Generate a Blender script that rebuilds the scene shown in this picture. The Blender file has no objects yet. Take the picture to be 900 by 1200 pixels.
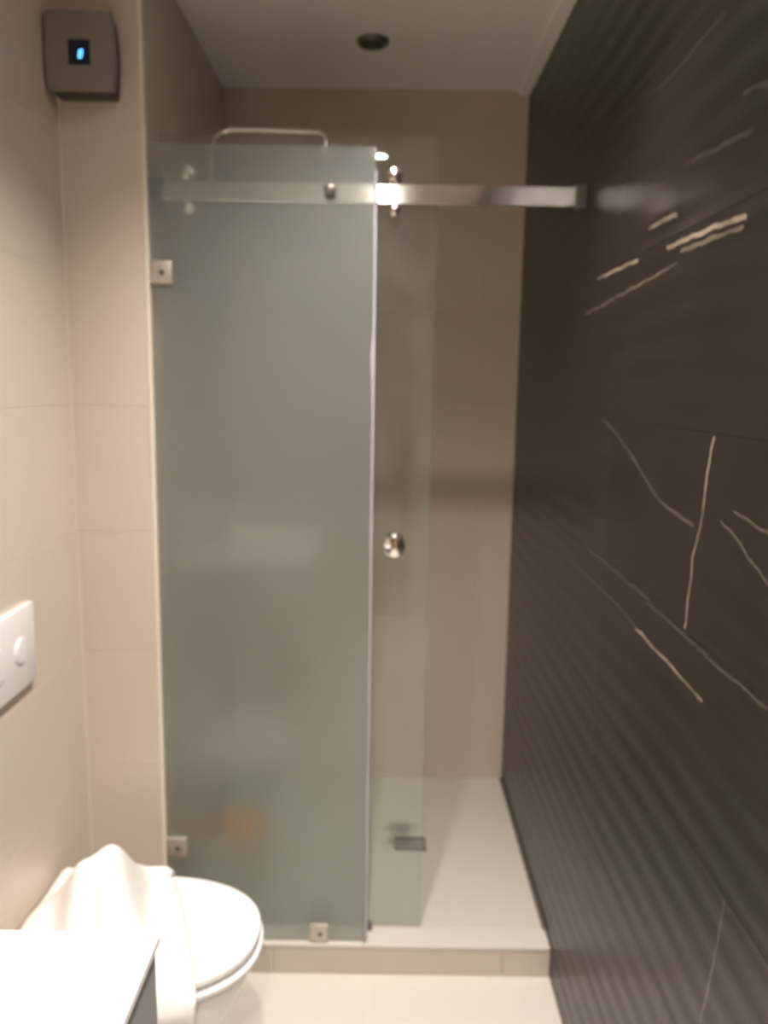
import bpy, bmesh, math, random
from mathutils import Vector, Matrix

random.seed(4)
scene = bpy.context.scene
COL = scene.collection

# ---------------------------------------------------------------- camera
F_PX, PITCH, ROLL, CAM_H = 940.0, math.radians(9.07), math.radians(0.9), 1.54
cam_d = bpy.data.cameras.new('camera')
cam_d.sensor_fit = 'VERTICAL'
cam_d.sensor_height = 24.0
cam_d.lens = F_PX * 24.0 / 1200.0
cam_d.clip_start = 0.02
cam_d.dof.use_dof = True
cam_d.dof.focus_distance = 0.5
cam_d.dof.aperture_fstop = 5.0
cam = bpy.data.objects.new('camera', cam_d)
COL.objects.link(cam)
# camera looks along +Y, pitched down, slight roll
cam.matrix_world = (Matrix.Translation((0, 0, CAM_H)) @ Matrix.Rotation(math.pi / 2 - PITCH, 4, 'X')
                    @ Matrix.Rotation(ROLL, 4, 'Z'))
scene.camera = cam

# ---------------------------------------------------------------- world, exposure
world = bpy.data.worlds.new('world')
scene.world = world
world.use_nodes = True
world.node_tree.nodes['Background'].inputs[0].default_value = (1.0, 0.85, 0.7, 1)
world.node_tree.nodes['Background'].inputs[1].default_value = 0.0
scene.view_settings.view_transform = 'Standard'
scene.view_settings.look = 'None'
scene.view_settings.gamma = 1.0
scene.view_settings.use_curve_mapping = False
scene.view_settings.exposure = -0.08
scene.cycles.sample_clamp_indirect = 40.0

# lamps of the room (three ceiling downlights, built further down): (x, y, power)
CEIL = 2.493
LAMPS = [(-0.03, 1.39, 176.0), (-0.04, 0.35, 160.0), (-0.03, -0.41, 170.0)]
LAMP_COL = (1.0, 0.925, 0.86)
LAMP_EMIT = [180.0, 200.0, 850.0]   # lens glow of each lamp

# ---------------------------------------------------------------- room numbers (metres)
XL, XR = -0.74, 0.455          # left wall, black right wall
XN = -0.548                    # right side of the nib = left wall of the shower
YN, YB = 1.90, 2.813           # nib front, shower back wall
YF = -1.30                     # wall behind the camera
TRAY = 0.087
ROWS = [0.0, 0.28, 0.58, 0.88, 1.18, 1.48, 1.78, 2.08, 2.38, CEIL]
TT = 0.008                     # tile thickness
G = 0.0011                     # half joint

# ---------------------------------------------------------------- helpers
def link(o, parent=None):
    COL.objects.link(o)
    if parent is not None:
        o.parent = parent
    return o

def tag(o, label=None, cat=None, group=None, kind=None):
    if label: o['label'] = label
    if cat: o['category'] = cat
    if group: o['group'] = group
    if kind: o['kind'] = kind
    return o

def thing(name, loc, label, cat, group=None):
    o = bpy.data.objects.new(name, None)
    o.empty_display_size = 0.05
    o.location = loc
    COL.objects.link(o)
    return tag(o, label, cat, group)

def finish(bm, name, mat, parent=None, smooth=False, bevel=0.0, segs=2, loc=None):
    if bevel > 0:
        bmesh.ops.bevel(bm, geom=bm.edges[:], offset=bevel, segments=segs, profile=0.5, affect='EDGES', clamp_overlap=True)
    bmesh.ops.recalc_face_normals(bm, faces=bm.faces[:])
    me = bpy.data.meshes.new(name)
    bm.to_mesh(me)
    bm.free()
    mats = mat if isinstance(mat, (list, tuple)) else [mat]
    for m in mats:
        me.materials.append(m)
    if smooth:
        me.polygons.foreach_set('use_smooth', [True] * len(me.polygons))
        if smooth == 'auto':
            me.set_sharp_from_angle(angle=math.radians(40))
    o = bpy.data.objects.new(name, me)
    link(o)
    if parent is not None:
        o.parent = parent
        base = world_loc(parent)
        o.location = (Vector(loc) if loc is not None else Vector((0, 0, 0))) - base
    elif loc is not None:
        o.location = loc
    return o

def world_loc(o):
    v = Vector((0, 0, 0))
    while o is not None:
        v = v + o.location
        o = o.parent
    return v

def add_box(bm, lo, hi):
    c = [(a + b) / 2 for a, b in zip(lo, hi)]
    s = [abs(b - a) for a, b in zip(lo, hi)]
    r = bmesh.ops.create_cube(bm, size=1.0, matrix=Matrix.Translation(c) @ Matrix.Diagonal((s[0], s[1], s[2], 1)))
    return r['verts']

def box(name, lo, hi, mat, parent=None, bevel=0.0, smooth=False):
    bm = bmesh.new()
    add_box(bm, lo, hi)
    return finish(bm, name, mat, parent, smooth=smooth, bevel=bevel)

def add_lathe(bm, prof, origin, axis, seg=28):
    """prof: list of (r, t) along axis; closed with caps at r=0 ends"""
    ax = Vector(axis).normalized()
    u = ax.orthogonal().normalized()
    v = ax.cross(u)
    o = Vector(origin)
    rings = []
    for r, t in prof:
        if r < 1e-6:
            rings.append([bm.verts.new(o + ax * t)])
        else:
            rings.append([bm.verts.new(o + ax * t + (u * math.cos(2 * math.pi * k / seg) + v * math.sin(2 * math.pi * k / seg)) * r) for k in range(seg)])
    for a, b in zip(rings, rings[1:]):
        for k in range(seg):
            k2 = (k + 1) % seg
            if len(a) == 1 and len(b) == 1: continue
            if len(a) == 1: bm.faces.new((a[0], b[k], b[k2]))
            elif len(b) == 1: bm.faces.new((a[k], a[k2], b[0]))
            else: bm.faces.new((a[k], a[k2], b[k2], b[k]))

def lathe(name, prof, origin, axis, mat, parent=None, seg=28):
    bm = bmesh.new()
    add_lathe(bm, prof, origin, axis, seg)
    return finish(bm, name, mat, parent, smooth='auto')

def tube(name, pts, r, mat, parent=None, seg=14):
    bm = bmesh.new()
    P = [Vector(p) for p in pts]
    rings = []
    ref = None
    for i, p in enumerate(P):
        t = (P[min(i + 1, len(P) - 1)] - P[max(i - 1, 0)]).normalized()
        if ref is None: ref = t.orthogonal().normalized()
        u = (ref - t * ref.dot(t)).normalized(); ref = u
        v = t.cross(u)
        rings.append([bm.verts.new(p + (u * math.cos(2 * math.pi * k / seg) + v * math.sin(2 * math.pi * k / seg)) * r) for k in range(seg)])
    for a, b in zip(rings, rings[1:]):
        for k in range(seg):
            bm.faces.new((a[k], a[(k + 1) % seg], b[(k + 1) % seg], b[k]))
    bm.faces.new(rings[0][::-1]); bm.faces.new(rings[-1])
    return finish(bm, name, mat, parent, smooth='auto')

# ---------------------------------------------------------------- materials
def new_mat(name):
    m = bpy.data.materials.new(name)
    m.use_nodes = True
    nt = m.node_tree
    return m, nt, nt.nodes, nt.links

def principled(name, col, rough=0.5, metal=0.0, spec=0.5, var=0.0, scale=6.0, bump=0.0, bscale=80.0, rvar=0.0, coat=0.0):
    m, nt, N, L = new_mat(name)
    b = N['Principled BSDF']
    b.inputs['Base Color'].default_value = (*col, 1)
    b.inputs['Roughness'].default_value = rough
    b.inputs['Metallic'].default_value = metal
    b.inputs['Specular IOR Level'].default_value = spec
    b.inputs['Coat Weight'].default_value = coat
    geo = N.new('ShaderNodeNewGeometry')
    if var > 0:
        nz = N.new('ShaderNodeTexNoise'); nz.inputs['Scale'].default_value = scale; nz.inputs['Detail'].default_value = 5
        L.new(geo.outputs['Position'], nz.inputs['Vector'])
        mx = N.new('ShaderNodeMix'); mx.data_type = 'RGBA'
        mx.inputs[6].default_value = (*[c * (1 - var) for c in col], 1)
        mx.inputs[7].default_value = (*[min(1, c * (1 + var)) for c in col], 1)
        L.new(nz.outputs['Fac'], mx.inputs[0]); L.new(mx.outputs[2], b.inputs['Base Color'])
    if bump > 0:
        n2 = N.new('ShaderNodeTexNoise'); n2.inputs['Scale'].default_value = bscale; n2.inputs['Detail'].default_value = 3
        L.new(geo.outputs['Position'], n2.inputs['Vector'])
        bp = N.new('ShaderNodeBump'); bp.inputs['Strength'].default_value = bump; bp.inputs['Distance'].default_value = 0.002
        L.new(n2.outputs['Fac'], bp.inputs['Height']); L.new(bp.outputs['Normal'], b.inputs['Normal'])
    return m

M = {}
M['tile'] = principled('beige_tile', (0.62, 0.53, 0.445), 0.32, var=0.07, scale=3.5)
M['grout'] = principled('pale_grout', (0.74, 0.65, 0.55), 0.8, var=0.05)
M['grout_dull'] = principled('dull_grout', (0.55, 0.47, 0.39), 0.8, var=0.05)
M['floor_tile'] = principled('cream_floor_tile', (0.66, 0.615, 0.555), 0.35, var=0.05, scale=4)
M['curb_tile'] = principled('curb_tile', (0.55, 0.48, 0.405), 0.4, var=0.06, scale=6)
M['sill'] = principled('white_sill', (0.62, 0.585, 0.53), 0.3, var=0.03)
M['tray'] = principled('white_tray', (0.59, 0.555, 0.495), 0.45, var=0.03)
M['plaster'] = principled('ceiling_paint', (0.90, 0.87, 0.81), 0.9, var=0.04, scale=2)
M['bead'] = principled('cream_corner_bead', (0.76, 0.69, 0.58), 0.4, var=0.04)
M['ceramic'] = principled('white_ceramic', (0.86, 0.85, 0.83), 0.12, var=0.01)
M['white_plastic'] = principled('white_plastic', (0.80, 0.78, 0.76), 0.3, var=0.02)
M['counter'] = principled('white_counter', (0.88, 0.87, 0.85), 0.25, var=0.01)
M['cabinet'] = principled('grey_cabinet', (0.30, 0.30, 0.28), 0.5, var=0.05)
M['towel'] = principled('white_terry', (0.86, 0.83, 0.79), 0.95, spec=0.1, var=0.02, bump=0.6, bscale=700)
M['chrome'] = principled('chrome', (0.82, 0.80, 0.77), 0.10, 1.0, var=0.02)
M['satin'] = principled('satin_steel', (0.55, 0.52, 0.48), 0.09, 1.0, var=0.04, scale=30)
M['clamp'] = principled('brushed_clamp', (0.55, 0.50, 0.45), 0.45, 0.7, var=0.04, scale=40)
M['dark_metal'] = principled('dark_metal', (0.16, 0.145, 0.13), 0.4, 0.6, var=0.05)
M['unit'] = principled('grey_unit_plastic', (0.23, 0.20, 0.165), 0.45, var=0.05)
M['unit_dark'] = principled('dark_unit_plastic', (0.05, 0.042, 0.036), 0.5, var=0.05)
M['display'] = principled('display_glass', (0.012, 0.012, 0.035), 0.15, var=0.05)
M['sponge'] = principled('orange_sponge', (1.0, 0.40, 0.02), 0.8, var=0.12, scale=60, bump=0.5, bscale=200)
M['wood'] = principled('brown_wood', (0.20, 0.11, 0.06), 0.45, var=0.2, scale=8)
M['seal'] = principled('milky_seal', (0.40, 0.39, 0.41), 0.35, var=0.04)
M['edging'] = principled('dark_edging', (0.13, 0.112, 0.095), 0.5, var=0.1)

def emission(name, col, s):
    m, nt, N, L = new_mat(name)
    N.remove(N['Principled BSDF'])
    e = N.new('ShaderNodeEmission'); e.inputs[0].default_value = (*col, 1); e.inputs[1].default_value = s
    L.new(e.outputs[0], N['Material Output'].inputs[0])
    return m
LENS = [emission('lamp_lens', LAMP_COL, e) for e in LAMP_EMIT]
M['digit'] = emission('blue_led', (0.10, 0.42, 1.0), 4.0)

def pane_fresnel(N, L, ior):
    """both faces of a thin parallel pane reflect like an air-to-glass face (rays pass straight through it)"""
    g = N.new('ShaderNodeNewGeometry')
    mr = N.new('ShaderNodeMapRange'); mr.inputs[3].default_value = ior; mr.inputs[4].default_value = 1.0 / ior
    L.new(g.outputs['Backfacing'], mr.inputs[0])
    fr = N.new('ShaderNodeFresnel'); L.new(mr.outputs[0], fr.inputs['IOR'])
    return fr

def clear_glass(name, tint, ior=1.5):
    m, nt, N, L = new_mat(name)
    N.remove(N['Principled BSDF'])
    t = N.new('ShaderNodeBsdfTransparent'); t.inputs[0].default_value = (*tint, 1)
    g = N.new('ShaderNodeBsdfGlossy'); g.inputs['Roughness'].default_value = 0.02
    fr = pane_fresnel(N, L, ior)
    mx = N.new('ShaderNodeMixShader')
    L.new(fr.outputs[0], mx.inputs[0]); L.new(t.outputs[0], mx.inputs[1]); L.new(g.outputs[0], mx.inputs[2])
    # a breath of dried water marks: thin diffuse film, cloudy
    geo = N.new('ShaderNodeNewGeometry')
    nz = N.new('ShaderNodeTexNoise'); nz.inputs['Scale'].default_value = 9; nz.inputs['Detail'].default_value = 4
    L.new(geo.outputs['Position'], nz.inputs['Vector'])
    mr = N.new('ShaderNodeMapRange'); mr.inputs[1].default_value = 0.35; mr.inputs[2].default_value = 0.8
    mr.inputs[3].default_value = 0.008; mr.inputs[4].default_value = 0.04
    L.new(nz.outputs['Fac'], mr.inputs[0])
    d = N.new('ShaderNodeBsdfDiffuse'); d.inputs[0].default_value = (0.62, 0.64, 0.60, 1)
    m2 = N.new('ShaderNodeMixShader')
    L.new(mr.outputs[0], m2.inputs[0]); L.new(mx.outputs[0], m2.inputs[1]); L.new(d.outputs[0], m2.inputs[2])
    L.new(m2.outputs[0], N['Material Output'].inputs[0])
    return m
M['glass'] = clear_glass('clear_glass', (0.945, 0.963, 0.950))

def frosted():
    m, nt, N, L = new_mat('frosted_glass')
    N.remove(N['Principled BSDF'])
    geo = N.new('ShaderNodeNewGeometry')
    nz = N.new('ShaderNodeTexNoise'); nz.inputs['Scale'].default_value = 160; nz.inputs['Detail'].default_value = 2
    L.new(geo.outputs['Position'], nz.inputs['Vector'])
    bp = N.new('ShaderNodeBump'); bp.inputs['Strength'].default_value = 0.25; bp.inputs['Distance'].default_value = 0.001
    L.new(nz.outputs['Fac'], bp.inputs['Height'])
    rf = N.new('ShaderNodeBsdfRefraction'); rf.inputs['Roughness'].default_value = 0.62; rf.inputs['IOR'].default_value = 1.08
    rf.inputs[0].default_value = (0.955, 0.972, 0.955, 1)
    rw = N.new('ShaderNodeBsdfRefraction'); rw.inputs['Roughness'].default_value = 0.72; rw.inputs['IOR'].default_value = 1.28
    rw.inputs[0].default_value = (0.955, 0.972, 0.955, 1)
    tp = N.new('ShaderNodeBsdfTransparent'); tp.inputs[0].default_value = (0.955, 0.972, 0.955, 1)
    tl = N.new('ShaderNodeBsdfTranslucent'); tl.inputs[0].default_value = (0.70, 0.73, 0.70, 1)
    df = N.new('ShaderNodeBsdfDiffuse'); df.inputs[0].default_value = (0.62, 0.66, 0.63, 1)
    gl = N.new('ShaderNodeBsdfGlossy'); gl.inputs['Roughness'].default_value = 0.32
    L.new(bp.outputs[0], gl.inputs['Normal'])
    def mix(f, a, b):
        x = N.new('ShaderNodeMixShader')
        if isinstance(f, float): x.inputs[0].default_value = f
        else: L.new(f, x.inputs[0])
        L.new(a, x.inputs[1]); L.new(b, x.inputs[2]); return x.outputs[0]
    through = mix(0.52, tp.outputs[0], mix(0.5, rf.outputs[0], rw.outputs[0]))
    haze = mix(0.5, tl.outputs[0], df.outputs[0])
    body = mix(0.24, through, haze)
    fr = pane_fresnel(N, L, 1.45)
    L.new(mix(fr.outputs[0], body, gl.outputs[0]), N['Material Output'].inputs[0])
    return m
M['frosted'] = frosted()

def marble():
    """black stone with cream veins; veins are polylines in the wall's own (y, z)"""
    m, nt, N, L = new_mat('black_veined_tile')
    b = N['Principled BSDF']
    geo = N.new('ShaderNodeNewGeometry')
    wob = N.new('ShaderNodeTexNoise'); wob.inputs['Scale'].default_value = 22; wob.inputs['Detail'].default_value = 3
    L.new(geo.outputs['Position'], wob.inputs['Vector'])
    sub = N.new('ShaderNodeVectorMath'); sub.operation = 'SUBTRACT'; sub.inputs[1].default_value = (0.5, 0.5, 0.5)
    L.new(wob.outputs['Color'], sub.inputs[0])
    sc = N.new('ShaderNodeVectorMath'); sc.operation = 'MULTIPLY'; sc.inputs[1].default_value = (0, 0.014, 0.014)
    L.new(sub.outputs[0], sc.inputs[0])
    add = N.new('ShaderNodeVectorMath'); add.operation = 'ADD'
    L.new(geo.outputs['Position'], add.inputs[0]); L.new(sc.outputs[0], add.inputs[1])
    flat = N.new('ShaderNodeVectorMath'); flat.operation = 'MULTIPLY'; flat.inputs[1].default_value = (0, 1, 1)
    L.new(add.outputs[0], flat.inputs[0])
    p = flat.outputs[0]
    def vm(op, a, bb=None, **k):
        n = N.new('ShaderNodeVectorMath'); n.operation = op
        for i, v in ((0, a), (1, bb)):
            if v is None: continue
            if hasattr(v, 'is_output'): L.new(v, n.inputs[i])
            else: n.inputs[i].default_value = v
        return n
    def mt(op, a, bb=None, clamp=False):
        n = N.new('ShaderNodeMath'); n.operation = op; n.use_clamp = clamp
        for i, v in ((0, a), (1, bb)):
            if v is None: continue
            if hasattr(v, 'is_output'): L.new(v, n.inputs[i])
            else: n.inputs[i].default_value = v
        return n.outputs[0]
    veins = [  # (points (y, z), half width, strength)
        ([(1.80, 1.772), (1.52, 1.770)], 0.0038, 0.85),
        ([(1.36, 1.768), (1.07, 1.760)], 0.0045, 0.80),
        ([(1.30, 1.752), (1.08, 1.747)], 0.0040, 0.45),
        ([(1.90, 1.705), (1.32, 1.735)], 0.0032, 0.35),
        ([(1.46, 1.815), (1.33, 1.812)], 0.0045, 0.50),
        ([(1.686, 1.473), (1.568, 1.445), (1.425, 1.397), (1.325, 1.357), (1.164, 1.339)], 0.0030, 0.28),
        ([(1.115, 1.474), (1.126, 1.434), (1.138, 1.341), (1.156, 1.299), (1.166, 1.185)], 0.0024, 1.0),
        ([(1.743, 1.185), (1.332, 1.181)], 0.0028, 0.22),
        ([(1.332, 1.175), (0.90, 1.168)], 0.0028, 0.22),
        ([(1.94, 1.12), (1.528, 1.125), (1.39, 1.113)], 0.0026, 0.22),
        ([(1.39, 1.113), (1.194, 1.108), (1.084, 1.102)], 0.0030, 0.80),
        ([(1.068, 1.365), (0.999, 1.344), (0.924, 1.313)], 0.0024, 0.32),
        ([(1.031, 1.383), (0.935, 1.372)], 0.0022, 0.3),
        ([(1.73, 2.065), (1.385, 2.040), (1.191, 2.050)], 0.0050, 0.07),
        ([(0.961, 0.874), (0.978, 0.77), (1.001, 0.66)], 0.0022, 0.55),
        ([(1.153, 0.578), (1.155, 0.50)], 0.0020, 0.3),
        ([(1.111, 1.918), (1.039, 1.908)], 0.0045, 0.10),
        ([(1.279, 1.878), (1.075, 1.862)], 0.0045, 0.10),
        ([(0.75, 1.70), (0.40, 1.52), (0.10, 1.50)], 0.0040, 0.6),
        ([(0.62, 0.86), (0.45, 0.60)], 0.0030, 0.6),
        ([(2.55, 1.45), (2.30, 1.25)], 0.0025, 0.10),
    ]
    acc = None
    for pts, hw, st in veins:
        for a, c in zip(pts, pts[1:]):
            A = (0, a[0], a[1]); B = (0, c[0] - a[0], c[1] - a[1])
            bb2 = B[1] ** 2 + B[2] ** 2
            pa = vm('SUBTRACT', p, A).outputs[0]
            h = mt('MULTIPLY', vm('DOT_PRODUCT', pa, B).outputs['Value'], 1.0 / bb2, clamp=True)
            s = N.new('ShaderNodeVectorMath'); s.operation = 'SCALE'; s.inputs[0].default_value = B; L.new(h, s.inputs['Scale'])
            d = vm('DISTANCE', pa, s.outputs[0]).outputs['Value']
            mr = N.new('ShaderNodeMapRange'); mr.interpolation_type = 'SMOOTHSTEP'
            mr.inputs[1].default_value = hw * 1.25; mr.inputs[2].default_value = hw * 0.3
            mr.inputs[3].default_value = 0.0; mr.inputs[4].default_value = st * (0.55 if st > 0.6 else 0.45)
            L.new(d, mr.inputs[0])
            acc = mr.outputs[0] if acc is None else mt('MAXIMUM', acc, mr.outputs[0])
    # broken strength along the veins
    br = N.new('ShaderNodeTexNoise'); br.inputs['Scale'].default_value = 16; br.inputs['Detail'].default_value = 2
    L.new(geo.outputs['Position'], br.inputs['Vector'])
    brm = N.new('ShaderNodeMapRange'); brm.inputs[1].default_value = 0.30; brm.inputs[2].default_value = 0.60
    brm.inputs[3].default_value = 0.35; brm.inputs[4].default_value = 1.0
    L.new(br.outputs['Fac'], brm.inputs[0])
    acc = mt('MULTIPLY', acc, brm.outputs[0], clamp=True)
    nz = N.new('ShaderNodeTexNoise'); nz.inputs['Scale'].default_value = 5; nz.inputs['Detail'].default_value = 6
    L.new(geo.outputs['Position'], nz.inputs['Vector'])
    base = N.new('ShaderNodeMix'); base.data_type = 'RGBA'
    base.inputs[6].default_value = (0.010, 0.0080, 0.0064, 1); base.inputs[7].default_value = (0.021, 0.0168, 0.0135, 1)
    L.new(nz.outputs['Fac'], base.inputs[0])
    mx = N.new('ShaderNodeMix'); mx.data_type = 'RGBA'; mx.inputs[7].default_value = (0.62, 0.52, 0.40, 1)
    L.new(acc, mx.inputs[0]); L.new(base.outputs[2], mx.inputs[6])
    L.new(mx.outputs[2], b.inputs['Base Color'])
    b.inputs['Roughness'].default_value = 0.32
    b.inputs['Specular IOR Level'].default_value = 0.40
    return m
M['marble'] = marble()

# ---------------------------------------------------------------- structure
def structure(name, lo, hi, mat, label):
    return tag(box(name, lo, hi, mat), label, kind='structure')

_tile_cache = {}
def tile(parent, lo, hi, mat, name='tile'):
    """one tile: a thin box with its own edges; alike tiles share mesh data"""
    size = tuple(round(b - a, 4) for a, b in zip(lo, hi))
    c = Vector([(a + b) / 2 for a, b in zip(lo, hi)])
    key = (size, mat.name)
    if key not in _tile_cache:
        bm = bmesh.new(); add_box(bm, [-s / 2 for s in size], [s / 2 for s in size])
        bmesh.ops.recalc_face_normals(bm, faces=bm.faces[:])
        me = bpy.data.meshes.new(name); bm.to_mesh(me); bm.free(); me.materials.append(mat)
        _tile_cache[key] = me
    o = bpy.data.objects.new(name, _tile_cache[key])
    link(o, parent)
    o.location = c - world_loc(parent)
    return o

# left wall (tiled towards +X)
wall_left = structure('wall_left', (XL - 0.12, YF - 0.1, 0), (XL - TT + 0.0072, YB + 0.1, CEIL), M['grout'], 'beige tiled wall on the left of the bathroom')
ys = [1.90, 1.30, 0.70, 0.10, -0.50, -1.10, YF]
for z0, z1 in zip(ROWS, ROWS[1:]):
    for y1, y0 in zip(ys, ys[1:]):
        tile(wall_left, (XL - TT, y0 + G, z0 + G), (XL, y1 - 2 * G, z1 - G), M['tile'])

# nib block: short wall facing the camera, its right side closes the shower
wall_nib = structure('wall_nib', (XL - 0.05, YN + TT - 0.0072, 0), (XN - TT + 0.0072, YB + 0.1, CEIL), M['grout'], 'short beige tiled wall beside the frosted shower panel')
for z0, z1 in zip(ROWS, ROWS[1:]):
    tile(wall_nib, (XL + 0.005, YN, z0 + G), (XN - 0.009, YN + TT, z1 - G), M['tile'])
    for y0, y1 in ((YN + 0.02, 2.213), (2.213, YB)):
        tile(wall_nib, (XN - TT, y0 + G, z0 + G), (XN, y1 - G, z1 - G), M['tile'])
tag(box('trim_1', (XN - 0.0085, YN - 0.001, 0), (XN + 0.001, YN + 0.0205, CEIL), M['bead'], bevel=0.002),
    'cream corner bead on the edge of the short tiled wall', kind='structure')

# shower back wall
wall_back = structure('wall_back', (XN - 0.05, YB + TT - 0.0072, 0), (XR + 0.1, YB + 0.12, CEIL), M['grout_dull'], 'beige tiled back wall of the shower')
for z0, z1 in zip(ROWS, ROWS[1:]):
    for x0, x1 in ((XN + 0.001, -0.27), (-0.27, 0.33), (0.33, XR)):
        tile(wall_back, (x0 + G, YB, z0 + G), (x1 - G, YB + TT, z1 - G), M['tile'])

# right wall: black tiles with a wavy relief
def wavy_mesh(y0, y1, z0, z1):
    ny = max(4, int((y1 - y0) / 0.05)); nz = max(4, int((z1 - z0) / 0.00625))
    lam = 0.06
    verts = []; faces = []
    for i in range(ny + 1):
        y = y0 + (y1 - y0) * i / ny
        ph = 1.0 * math.sin(y * 3.1 + 0.6) + 0.55 * math.sin(y * 7.3 + 1.9)
        for j in range(nz + 1):
            z = z0 + (z1 - z0) * j / nz
            amp = 0.00065 * (1 + 0.45 * math.sin(y * 4.1 + z * 9.0))
            e = min(1.0, (z - z0) / 0.012, (z1 - z) / 0.012, (y - y0) / 0.02 + 0.3, (y1 - y) / 0.02 + 0.3)
            x = XR + amp * (1 - math.sin(2 * math.pi * z / lam + ph)) * max(0.0, e) * 1.0
            verts.append((x, y, z))
    w = nz + 1
    for i in range(ny):
        for j in range(nz):
            faces.append((i * w + j, i * w + j + 1, (i + 1) * w + j + 1, (i + 1) * w + j))
    # rim: back loop so the tile has thickness
    loop = [j for j in range(w)] + [i * w + nz for i in range(1, ny + 1)] + [ny * w + j for j in range(nz - 1, -1, -1)] + [i * w for i in range(ny - 1, 0, -1)]
    nb = len(verts)
    for k in loop:
        v = verts[k]; verts.append((XR + 0.010, v[1], v[2]))
    n = len(loop)
    for k in range(n):
        faces.append((loop[k], nb + k, nb + (k + 1) % n, loop[(k + 1) % n]))
    me = bpy.data.meshes.new('wavy_tile')
    me.from_pydata(verts, [], faces)
    me.materials.append(M['marble'])
    bm = bmesh.new(); bm.from_mesh(me); bmesh.ops.recalc_face_normals(bm, faces=bm.faces[:])
    # open back: make sure the front looks towards -X
    bm.faces.ensure_lookup_table()
    if bm.faces[len(bm.faces) // 3].normal.x > 0:
        bmesh.ops.reverse_faces(bm, faces=bm.faces[:])
    bm.to_mesh(me); bm.free()
    me.polygons.foreach_set('use_smooth', [True] * len(me.polygons))
    me.set_sharp_from_angle(angle=math.radians(50))
    return me
wall_right = structure('wall_right', (XR + 0.0035, YF - 0.1, 0), (XR + 0.13, YB + 0.1, CEIL), M['unit_dark'], 'black wavy relief tiled wall with cream veins on the right')
for y0, y1 in ((1.613, YB), (0.413, 1.613), (-0.787, 0.413), (YF, -0.787)):
    for z0, z1 in zip(ROWS, ROWS[1:]):
        o = bpy.data.objects.new('tile', wavy_mesh(y0 + 0.0003, y1 - 0.0003, z0 + 0.0003, z1 - 0.0003))
        link(o, wall_right)

# wall behind the camera with a brown door
wall_front = structure('wall_front', (XL - 0.1, YF - 0.12, 0), (XR + 0.1, YF, CEIL), M['tile'], 'plain beige wall behind the photographer')
door = tag(box('door_1', (-0.60, YF, 0), (0.17, YF + 0.035, 2.10), M['wood'], bevel=0.003), 'brown wooden bathroom door behind the photographer', kind='structure')
for x0, x1, z0, z1 in ((-0.52, 0.09, 1.15, 1.98), (-0.52, 0.09, 0.15, 1.02)):
    box('door_panel', (x0, YF + 0.030, z0), (x1, YF + 0.043, z1), M['wood'], door, bevel=0.005)
lathe('door_handle', [(0, 0), (0.008, 0), (0.008, 0.03), (0.022, 0.035), (0.024, 0.05), (0.0, 0.056)], (0.115, YF + 0.035, 1.05), (0, 1, 0), M['chrome'], door)

# ceiling and the plaster strip along the black wall
ceiling = structure('ceiling', (XL - 0.1, YF - 0.1, CEIL), (XR + 0.1, YB + 0.1, CEIL + 0.1), M['plaster'], 'off white painted ceiling')
tag(box('trim_2', (XR - 0.034, YF, CEIL - 0.012), (XR + 0.004, YB + 0.004, CEIL + 0.001), M['plaster'], bevel=0.001),
    'narrow plaster strip where the ceiling meets the black wall', kind='structure')

# floor with large tiles
floor = structure('floor', (XL - 0.1, YF - 0.1, -0.1), (XR + 0.1, YB + 0.1, -0.0008), M['grout'], 'cream tiled bathroom floor')
xs = [XL, -0.62, -0.02, XR]
fy = [1.90, 1.40, 0.80, 0.20, -0.40, -1.0, YF]
for x0, x1 in zip(xs, xs[1:]):
    for y1, y0 in zip(fy, fy[1:]):
        tile(floor, (x0 + G, y0 + G, -0.008), (x1 - G, y1 - G, 0.0), M['floor_tile'])

# shower curb: core, front slabs, white sill slabs
curb = tag(box('curb', (XN, YN + 0.006, 0), (XR, 1.975, TRAY - 0.012), M['grout']), 'low tiled curb under the shower glass with a pale sill', 'curb')
for x0, x1 in ((XN + 0.002, -0.27), (-0.27, 0.33), (0.33, XR)):
    tile(curb, (x0 + G * 0.6, YN, 0.0), (x1 - G * 0.6, YN + 0.008, TRAY - 0.0125), M['curb_tile'], 'curb_tile')
for x0, x1 in ((XN + 0.002, -0.035), (-0.035, XR)):
    bm = bmesh.new(); add_box(bm, (x0 + 0.0006, YN - 0.002, TRAY - 0.012), (x1 - 0.0006, 1.978, TRAY))
    finish(bm, 'sill_slab', M['sill'], curb, bevel=0.003)

# shower tray
tray = thing('shower_tray', (XN, 1.98, 0), 'pale flat shower floor behind the glass', 'shower tray')
box('tray_slab', (XN + 0.001, 1.9785, 0.0), (XR - 0.001, YB - 0.001, TRAY - 0.002), M['tray'], tray)
tag(box('trim_3', (XR - 0.009, 1.968, TRAY - 0.001), (XR + 0.004, YB, TRAY + 0.003), M['edging'], bevel=0.001),
    'thin dark edging strip where the shower floor meets the black wall', kind='structure')

drain = thing('floor_drain', (0.10, 2.37, TRAY - 0.002), 'small dark square drain in the shower floor', 'drain')
bm = bmesh.new()
for lo, hi in (((-.05, -.036), (.05, -.030)), ((-.05, .030), (.05, .036)), ((-.05, -.030), (-.044, .030)), ((.044, -.030), (.05, .030))):
    add_box(bm, (0.10 + lo[0], 2.37 + lo[1], TRAY - 0.003), (0.10 + hi[0], 2.37 + hi[1], TRAY + 0.002))
finish(bm, 'drain_frame', M['dark_metal'], drain)
for k in range(7):
    x = 0.10 - 0.036 + k * 0.012
    box('slat', (x - 0.0035, 2.37 - 0.030, TRAY - 0.0025), (x + 0.0035, 2.37 + 0.030, TRAY + 0.001), M['dark_metal'], drain)

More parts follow.
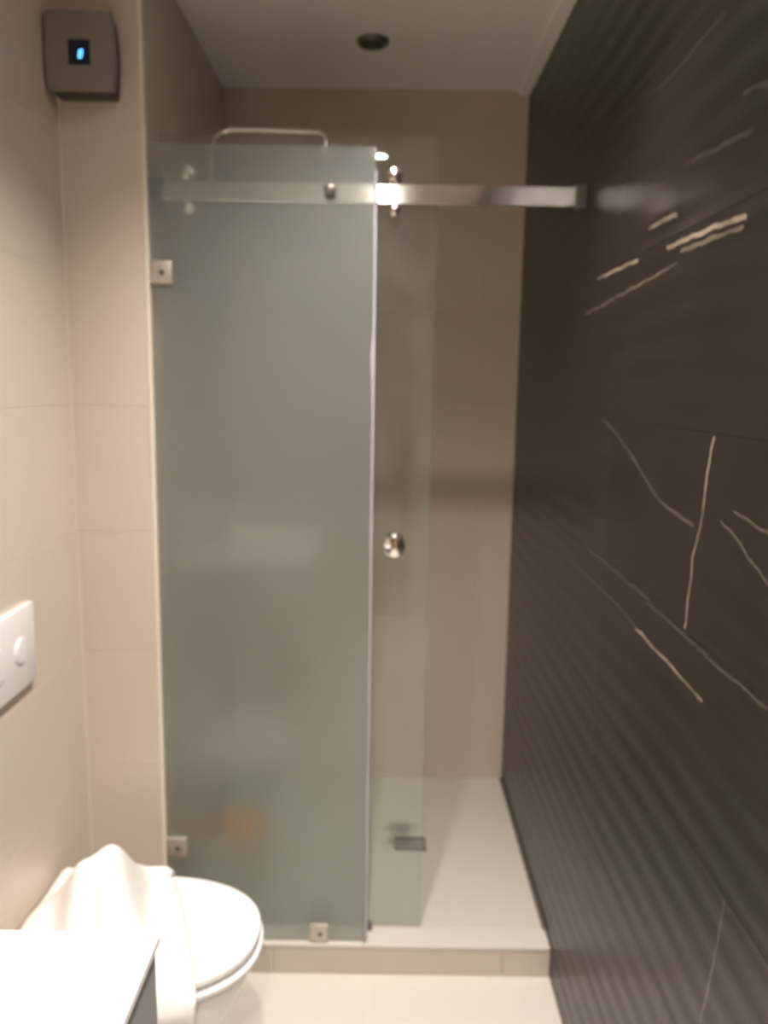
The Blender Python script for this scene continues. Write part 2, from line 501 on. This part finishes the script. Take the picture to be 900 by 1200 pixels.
# ---------------------------------------------------------------- ceiling lamps (the light of the room)
LAMP_LABELS = ['round ceiling downlight nearest the shower', 'round ceiling downlight above the white counter', 'round ceiling downlight nearest the brown door']
for (lx, ly, pw), lab, lens in zip(LAMPS, LAMP_LABELS, LENS):
    t = thing('ceiling_downlight', (lx, ly, CEIL), lab, 'lamp', 'lit ceiling downlights')
    lathe('rim', [(0.030, 0.0), (0.046, 0.0), (0.046, 0.003), (0.040, 0.006), (0.030, 0.004), (0.030, 0.0)], (lx, ly, CEIL), (0, 0, -1), M['white_plastic'], t)
    lathe('lens', [(0.0, 0.0005), (0.0295, 0.0005), (0.0295, 0.002), (0.0, 0.003)], (lx, ly, CEIL), (0, 0, -1), lens, t)
    ld = bpy.data.lights.new('downlight_beam', 'SPOT')
    ld.energy = pw; ld.color = LAMP_COL; ld.spot_size = math.radians(116); ld.spot_blend = 1.0; ld.shadow_soft_size = 0.03
    lo = bpy.data.objects.new('downlight_beam', ld); link(lo, t)
    lo.location = (0, 0, -0.012)

# unlit fitting in the shower ceiling
t = thing('ceiling_fitting', (-0.052, 2.435, CEIL), 'small dark round unlit fitting in the shower ceiling', 'ceiling fitting')
lathe('ring', [(0.026, 0.0), (0.045, 0.0), (0.045, 0.006), (0.040, 0.012), (0.030, 0.012), (0.026, 0.0)], (-0.052, 2.435, CEIL), (0, 0, -1), M['dark_metal'], t)
lathe('bulb', [(0.0, -0.001), (0.027, -0.001), (0.027, 0.006), (0.018, 0.014), (0.0, 0.016)], (-0.052, 2.435, CEIL), (0, 0, -1), M['unit_dark'], t)

# ---------------------------------------------------------------- frosted fixed panel
PY0, PY1 = 1.910, 1.920
PX0, PX1, PZ0, PZ1 = XN + 0.002, -0.030, TRAY + 0.001, 2.067
fp = thing('frosted_screen', (PX0, 1.915, TRAY), 'fixed frosted grey green glass screen beside the short tiled wall', 'glass screen')
pane = box('pane', (PX0, PY0, PZ0), (PX1, PY1, PZ1), M['frosted'], fp)   # etched on the room side, polished on the other faces
pane.data.materials.append(M['glass'])
for p in pane.data.polygons: p.material_index = 0 if p.normal.y < -0.5 else 1
# milky edge seal with a slight bulge where it has come loose
bm = bmesh.new()
n = 60; rings = []
for i in range(n + 1):
    z = PZ0 + 0.012 + (PZ1 - 0.05 - PZ0 - 0.012) * i / n
    b = 0.004 * math.exp(-((z - 1.60) / 0.035) ** 2) + 0.0006 * math.sin(z * 17)
    x0 = PX1 - 0.003 - b
    rings.append([bm.verts.new(v) for v in ((x0, PY0 - 0.0015, z), (PX1 + 0.003, PY0 - 0.0015, z), (PX1 + 0.003, PY1 + 0.0015, z), (x0, PY1 + 0.0015, z))])
for a, b in zip(rings, rings[1:]):
    for k in range(4): bm.faces.new((a[k], a[(k + 1) % 4], b[(k + 1) % 4], b[k]))
bm.faces.new(rings[0][::-1]); bm.faces.new(rings[-1])
finish(bm, 'edge_seal', M['seal'], fp)['label'] = 'milky white seal down the free edge'
def clamp(cx, cz, s=0.026, wall=False):
    bm = bmesh.new()
    add_box(bm, (cx - s, PY0 - 0.009, cz - s), (cx + s, PY1 + 0.009, cz + s))
    o = finish(bm, 'clamp', M['clamp'], fp, bevel=0.003, smooth='auto')
    lathe('screw', [(0, 0), (0.0065, 0), (0.0065, 0.0012), (0.004, 0.002), (0, 0.0012)], (cx + 0.004, PY0 - 0.009, cz - 0.001), (0, -1, 0), M['dark_metal'], o, 16)
    return o
clamp(-0.522, 1.786); clamp(-0.521, 0.352); clamp(-0.154, TRAY + 0.027, 0.0245)
# stand-off that ties the panel to the rail
lathe('standoff', [(0, 0), (0.011, 0), (0.0135, 0.002), (0.0135, 0.008), (0.010, 0.010), (0.010, 0.037), (0, 0.037)], (-0.134, PY0 - 0.010, 1.972), (0, 1, 0), M['dark_metal'], fp)

# ---------------------------------------------------------------- rail
rail = thing('sliding_door_rail', (XN, 1.943, 1.95), 'steel flat bar rail across the top of the shower opening', 'rail')
box('bar', (XN + 0.012, 1.938, 1.950), (XR - 0.012, 1.948, 1.994), M['satin'], rail, bevel=0.0015)
for x0, x1 in ((XN, XN + 0.026), (XR - 0.026, XR + 0.001)):
    box('end_bracket', (x0, 1.931, 1.946), (x1, 1.955, 1.998), M['dark_metal'], rail, bevel=0.003)

# ---------------------------------------------------------------- clear sliding door
DY0, DY1 = 1.966, 1.974
DX0, DX1, DZ0, DZ1 = -0.535, 0.114, TRAY + 0.008, 2.105
sd = thing('sliding_door', (DX0, 1.97, DZ0), 'clear glass sliding door with round knob hanging from the rail', 'shower door')
box('pane', (DX0, DY0, DZ0), (DX1, DY1, DZ1), M['glass'], sd, bevel=0.0008)
for cx in (-0.465, 0.012):
    w = lathe('roller', [(0, 0), (0.013, 0), (0.0175, 0.0015), (0.0185, 0.004), (0.0172, 0.006), (0.0172, 0.012), (0.0185, 0.0145), (0.0175, 0.0165), (0.010, 0.018), (0.010, 0.031), (0.016, 0.0325), (0.016, 0.042), (0, 0.043)],
              (cx, 1.934, 2.0125), (0, 1, 0), M['chrome'], sd)
    lathe('cap', [(0, -0.004), (0.010, -0.004), (0.0125, -0.002), (0.0125, 0.001), (0, 0.001)], (cx, 1.934, 2.0125), (0, 1, 0), M['chrome'], w, 20)
    lathe('anti_jump_pin', [(0, 0), (0.0085, 0), (0.011, 0.002), (0.011, 0.006), (0.007, 0.008), (0.007, 0.030), (0.011, 0.031), (0.011, 0.044), (0, 0.045)],
          (cx + 0.002, 1.934, 1.937), (0, 1, 0), M['chrome'], sd, 20)
kn = lathe('knob', [(0, -0.030), (0.020, -0.030), (0.0265, -0.027), (0.0275, -0.020), (0.024, -0.012), (0.012, -0.006), (0.012, 0.0), (0.012, 0.014), (0.024, 0.020), (0.0265, 0.030), (0.020, 0.036), (0, 0.036)],
           (0.027, DY0 - 0.002, 1.145), (0, 1, 0), M['chrome'], sd)
kn['label'] = 'round chrome pull knob'
guide = thing('floor_guide', (-0.026, 1.962, TRAY), 'tiny chrome door guide on the sill at the foot of the frosted panel', 'door guide')
box('guide_base', (-0.038, 1.952, TRAY), (-0.014, 1.9775, TRAY + 0.006), M['dark_metal'], guide, bevel=0.001)
for y0, y1 in ((1.954, 1.963), ):
    box('guide_lip', (-0.034, y0, TRAY + 0.005), (-0.018, y1, TRAY + 0.024), M['dark_metal'], guide, bevel=0.001)

# ---------------------------------------------------------------- shower column seen over the glass
sc_ = thing('shower_column', (-0.503, 2.40, 1.05), 'chrome shower pipe with curved arm behind the frosted glass', 'shower pipe')
pts = [(-0.503, 2.40, 1.05), (-0.503, 2.40, 1.6), (-0.503, 2.40, 2.17)]
for k in range(1, 7):
    a = math.pi / 2 * k / 6
    pts.append((-0.503 + 0.055 * (1 - math.cos(a)), 2.40, 2.185 + 0.055 * math.sin(a)))
pts += [(-0.35, 2.40, 2.240), (-0.21, 2.40, 2.237)]
for k in range(1, 6):
    a = math.pi / 2 * k / 5
    pts.append((-0.21 + 0.03 * math.sin(a), 2.40, 2.207 + 0.03 * math.cos(a)))
pts.append((-0.18, 2.40, 2.185))
tube('riser_pipe', pts, 0.009, M['chrome'], sc_)
lathe('shower_head', [(0, 0), (0.012, 0), (0.014, 0.012), (0.070, 0.018), (0.075, 0.021), (0.075, 0.026), (0.070, 0.028), (0, 0.028)], (-0.18, 2.40, 2.186), (0, 0, -1), M['chrome'], sc_)
for z in (1.15, 2.05):
    lathe('wall_bracket', [(0, 0), (0.022, 0), (0.022, 0.006), (0.010, 0.009), (0.010, 0.045), (0, 0.045)], (XN, 2.40, z), (1, 0, 0), M['chrome'], sc_)

# orange sponge lying on the shower floor, seen blurred through the frosted panel
sp = thing('bath_sponge', (-0.45, 2.43, TRAY), 'small orange item lying on the shower floor behind the frosted glass', 'sponge')
bm = bmesh.new()
add_box(bm, (-0.070, -0.046, 0), (0.070, 0.046, 0.060))
bmesh.ops.subdivide_edges(bm, edges=bm.edges[:], cuts=3, use_grid_fill=True)
for v in bm.verts:
    v.co.x *= 1 - 0.10 * math.cos(v.co.y * 60) * (abs(v.co.x) < 0.03)
    v.co.z += 0.003 * math.sin(v.co.x * 90) * (v.co.z > 0.02)
bmesh.ops.rotate(bm, verts=bm.verts[:], cent=(0, 0, 0), matrix=Matrix.Rotation(math.radians(-32), 3, 'Z'))
finish(bm, 'sponge_body', M['sponge'], sp, smooth=True, loc=(-0.45, 2.43, TRAY - 0.002))

# ---------------------------------------------------------------- toilet
TY = 1.505
def toilet_outline(front, half, back, n=40):
    """closed outline in (x, y), D shape: straight back, elliptical front"""
    pts = []
    mid = back + (front - back) * 0.42
    for k in range(n + 1):
        a = -math.pi / 2 + math.pi * k / n
        e = 2.25
        cx = abs(math.cos(a)) ** (2 / e); sy = math.copysign(abs(math.sin(a)) ** (2 / e), math.sin(a))
        pts.append((mid + (front - mid) * cx, TY + half * sy))
    pts.append((mid - (mid - back) * 0.6, TY + half * 0.985))
    pts.append((back, TY + half * 0.93)); pts.append((back, TY - half * 0.93))
    pts.append((mid - (mid - back) * 0.6, TY - half * 0.985))
    return pts
def loft(name, layers, mat, parent, cap=True):
    bm = bmesh.new(); rings = []
    for (front, half, back, z) in layers:
        rings.append([bm.verts.new((x, y, z)) for x, y in toilet_outline(front, half, back)])
    for a, b in zip(rings, rings[1:]):
        n = len(a)
        for k in range(n): bm.faces.new((a[k], a[(k + 1) % n], b[(k + 1) % n], b[k]))
    if cap:
        bm.faces.new(rings[0][::-1]); bm.faces.new(rings[-1])
    return finish(bm, name, mat, parent, smooth='auto')
toilet = thing('toilet', (-0.50, TY, 0.06), 'white wall hung toilet with closed rounded lid below the flush plate', 'toilet')
B = XL + 0.001
loft('bowl', [(-0.48, 0.085, B, 0.065), (-0.43, 0.105, B, 0.075), (-0.385, 0.125, B, 0.12), (-0.33, 0.150, B, 0.20), (-0.285, 0.168, B, 0.285), (-0.262, 0.176, B, 0.34), (-0.255, 0.178, B, 0.372), (-0.258, 0.176, B, 0.379)], M['ceramic'], toilet)
loft('seat', [(-0.250, 0.178, B + 0.055, 0.3795), (-0.239, 0.186, B + 0.05, 0.383), (-0.239, 0.186, B + 0.05, 0.390), (-0.243, 0.183, B + 0.055, 0.393)], M['white_plastic'], toilet)
loft('lid', [(-0.262, 0.170, B + 0.05, 0.3985), (-0.246, 0.181, B + 0.045, 0.403), (-0.244, 0.182, B + 0.045, 0.411), (-0.246, 0.180, B + 0.048, 0.417), (-0.262, 0.168, B + 0.06, 0.4205), (-0.32, 0.12, B + 0.10, 0.4225)], M['ceramic'], toilet)
for s in (-1, 1):
    lathe('hinge', [(0, 0), (0.012, 0), (0.012, 0.05), (0, 0.05)], (B + 0.05, TY + s * 0.08 - 0.025, 0.392), (0, 1, 0), M['chrome'], toilet, 16)
    box('lid_buffer', (-0.42, TY + s * 0.13 - 0.006, 0.3925), (-0.40, TY + s * 0.13 + 0.006, 0.399), M['white_plastic'], toilet)

# flush plate on the left wall
fl = thing('flush_plate', (XL, 1.495, 0.915), 'white dual flush plate on the left wall above the toilet', 'flush plate')
bm = bmesh.new(); add_box(bm, (XL - 0.001, 1.372, 0.915), (XL + 0.014, 1.618, 1.084))
finish(bm, 'plate', M['white_plastic'], fl, bevel=0.004, smooth='auto')
for y, r in ((1.548, 0.026), (1.452, 0.034)):
    lathe('button', [(r + 0.003, 0), (r + 0.003, 0.0015), (r, 0.0015), (r - 0.001, 0.0035), (r * 0.6, 0.0048), (0, 0.005)], (XL + 0.014, y, 0.998), (1, 0, 0), M['white_plastic'], fl)

# ---------------------------------------------------------------- towel over the toilet
def towel_mesh():
    nu, nv = 70, 110
    flat = 0.385; hang = 0.24
    total = flat + hang
    verts = []; faces = []
    def g(x, y, cx, cy, sx, sy): return math.exp(-((x - cx) / sx) ** 2 - ((y - cy) / sy) ** 2)
    for i in range(nv + 1):
        s = total * i / nv
        for j in range(nu + 1):
            u = j / nu
            if s <= flat:
                y = 1.692 - s
                f = s / flat
                xr = -0.470 + 0.140 * max(0, (f - 0.1) / 0.9) ** 0.8
                x = -0.733 + (xr + 0.733) * u
                z = 0.437
                # bunched heap with folds
                h = 0.165 * g(x, y, -0.565, 1.485, 0.060, 0.120) + 0.05 * g(x, y, -0.66, 1.46, 0.05, 0.10) + 0.035 * g(x, y, -0.60, 1.60, 0.05, 0.06)
                h += 0.014 * g(x, y, -0.56, 1.47, 0.12, 0.16) * math.sin((x * 62 + y * 18 + 0.6 * math.sin(y * 30)))
                h += 0.006 * math.sin(x * 48 + y * 26) * min(1, u * 4) * min(1, (1 - u) * 6 + 0.1)
                z += h
                # settles lower against the wall and rolls over the edges
                if u < 0.10: z -= 0.034 * (1 - u / 0.10) ** 1.5
                if s < 0.02: z -= 0.022 * (1 - s / 0.02) ** 2
                if u > 0.94: z -= 0.010 * ((u - 0.94) / 0.06) ** 2
                if s > flat - 0.03: z -= 0.012 * ((s - flat + 0.03) / 0.03) ** 2
            else:
                d = s - flat
                f = d / hang
                x = -0.733 + (-0.330 - 0.012 * f + 0.733) * u
                y = 1.3065 + 0.006 * math.sin(x * 70 + 2 * f) * min(1, f * 3) - 0.008 * math.sin(min(1, d / 0.03) * math.pi / 2)
                z = 0.425 - d + 0.006 * math.sin(x * 21)
            verts.append((x, y, z))
    w = nu + 1
    for i in range(nv):
        for j in range(nu):
            faces.append((i * w + j, i * w + j + 1, (i + 1) * w + j + 1, (i + 1) * w + j))
    me = bpy.data.meshes.new('towel')
    me.from_pydata(verts, [], faces)
    me.materials.append(M['towel'])
    me.polygons.foreach_set('use_smooth', [True] * len(me.polygons))
    return me
tw = bpy.data.objects.new('towel', towel_mesh())
link(tw)
md = tw.modifiers.new('thick', 'SOLIDIFY'); md.thickness = 0.008; md.offset = -0.2
tag(tw, 'crumpled white towel heaped over the closed toilet lid', 'towel')

# ---------------------------------------------------------------- vanity counter
CX, CY, CZ = -0.275, 0.919, 0.85
van = thing('vanity_cabinet', (XL, 0.6, 0.30), 'grey wall hung cabinet under the white counter', 'cabinet')
box('carcass', (XL + 0.001, 0.115, 0.34), (CX - 0.022, CY - 0.012, CZ - 0.0145), M['cabinet'], van)
for y0, y1 in ((0.118, 0.508), (0.514, CY - 0.013)):
    d = box('cabinet_door', (CX - 0.022, y0, 0.345), (CX - 0.003, y1, CZ - 0.020), M['cabinet'], van, bevel=0.0015)
    tube('handle', [(CX - 0.004, (y0 + y1) / 2 - 0.06, 0.70), (CX + 0.012, (y0 + y1) / 2 - 0.055, 0.70), (CX + 0.012, (y0 + y1) / 2 + 0.055, 0.70), (CX - 0.004, (y0 + y1) / 2 + 0.06, 0.70)], 0.0045, M['chrome'], d, 10)
ct = bmesh.new(); add_box(ct, (XL + 0.001, 0.10, CZ - 0.014), (CX, CY, CZ))
tag(finish(ct, 'countertop', M['counter'], bevel=0.002), 'white glossy countertop corner in front of the toilet', 'countertop')

# ---------------------------------------------------------------- wall unit with blue display, on the nib
wu = thing('wall_unit', (-0.66, YN, 2.14), 'grey box with glowing blue digit high on the short tiled wall', 'wall unit')
def rounded_prism(name, x0, x1, z0, z1, y0, y1, mat, parent, bulge=0.0, bev=0.006):
    bm = bmesh.new(); n = 10
    pts = []
    for k in range(n + 1):
        t = k / n; pts.append((x1 + bulge * math.sin(math.pi * t) - bulge * 0.3, z0 + (z1 - z0) * t))
    for k in range(n + 1):
        t = 1 - k / n; pts.append((x0 - bulge * math.sin(math.pi * t) * 0.4, z0 + (z1 - z0) * t))
    a = [bm.verts.new((x, y0, z)) for x, z in pts]; b = [bm.verts.new((x, y1, z)) for x, z in pts]
    m_ = len(a)
    for k in range(m_): bm.faces.new((a[k], a[(k + 1) % m_], b[(k + 1) % m_], b[k]))
    ff = bm.faces.new(a[::-1]); bm.faces.new(b)
    ed = list(ff.edges)
    bmesh.ops.bevel(bm, geom=ed, offset=bev, segments=2, profile=0.5, affect='EDGES')
    return finish(bm, name, mat, parent, smooth='auto')
rounded_prism('back_housing', -0.727, -0.600, 2.149, 2.305, 1.852, YN + 0.001, M['unit_dark'], wu, 0.006, 0.002)
rounded_prism('front_cover', -0.731, -0.592, 2.152, 2.308, 1.830, 1.8525, M['unit'], wu, 0.005, 0.004)
dsp = box('display', (-0.684, 1.8285, 2.199), (-0.638, 1.8305, 2.249), M['display'], wu)
# seven segment figure
cx, cz, w, h, t_, sl = -0.658, 2.2205, 0.0062, 0.0150, 0.0021, 0.18
bm = bmesh.new()
def seg(x0, z0, x1, z1):
    vs = add_box(bm, (min(x0, x1) - t_ / 2, 1.8277, min(z0, z1) - t_ / 2), (max(x0, x1) + t_ / 2, 1.8286, max(z0, z1) + t_ / 2))
    for v in vs: v.co.x += (v.co.z - cz) * sl
for z in (cz - h / 2, cz, cz + h / 2): seg(cx - w / 2 + 0.001, z, cx + w / 2 - 0.001, z)
for x in (cx - w / 2, cx + w / 2):
    seg(x, cz - h / 2 + 0.001, x, cz - 0.001); seg(x, cz + 0.001, x, cz + h / 2 - 0.001)
finish(bm, 'digit', M['digit'], dsp)['label'] = 'glowing blue digit'
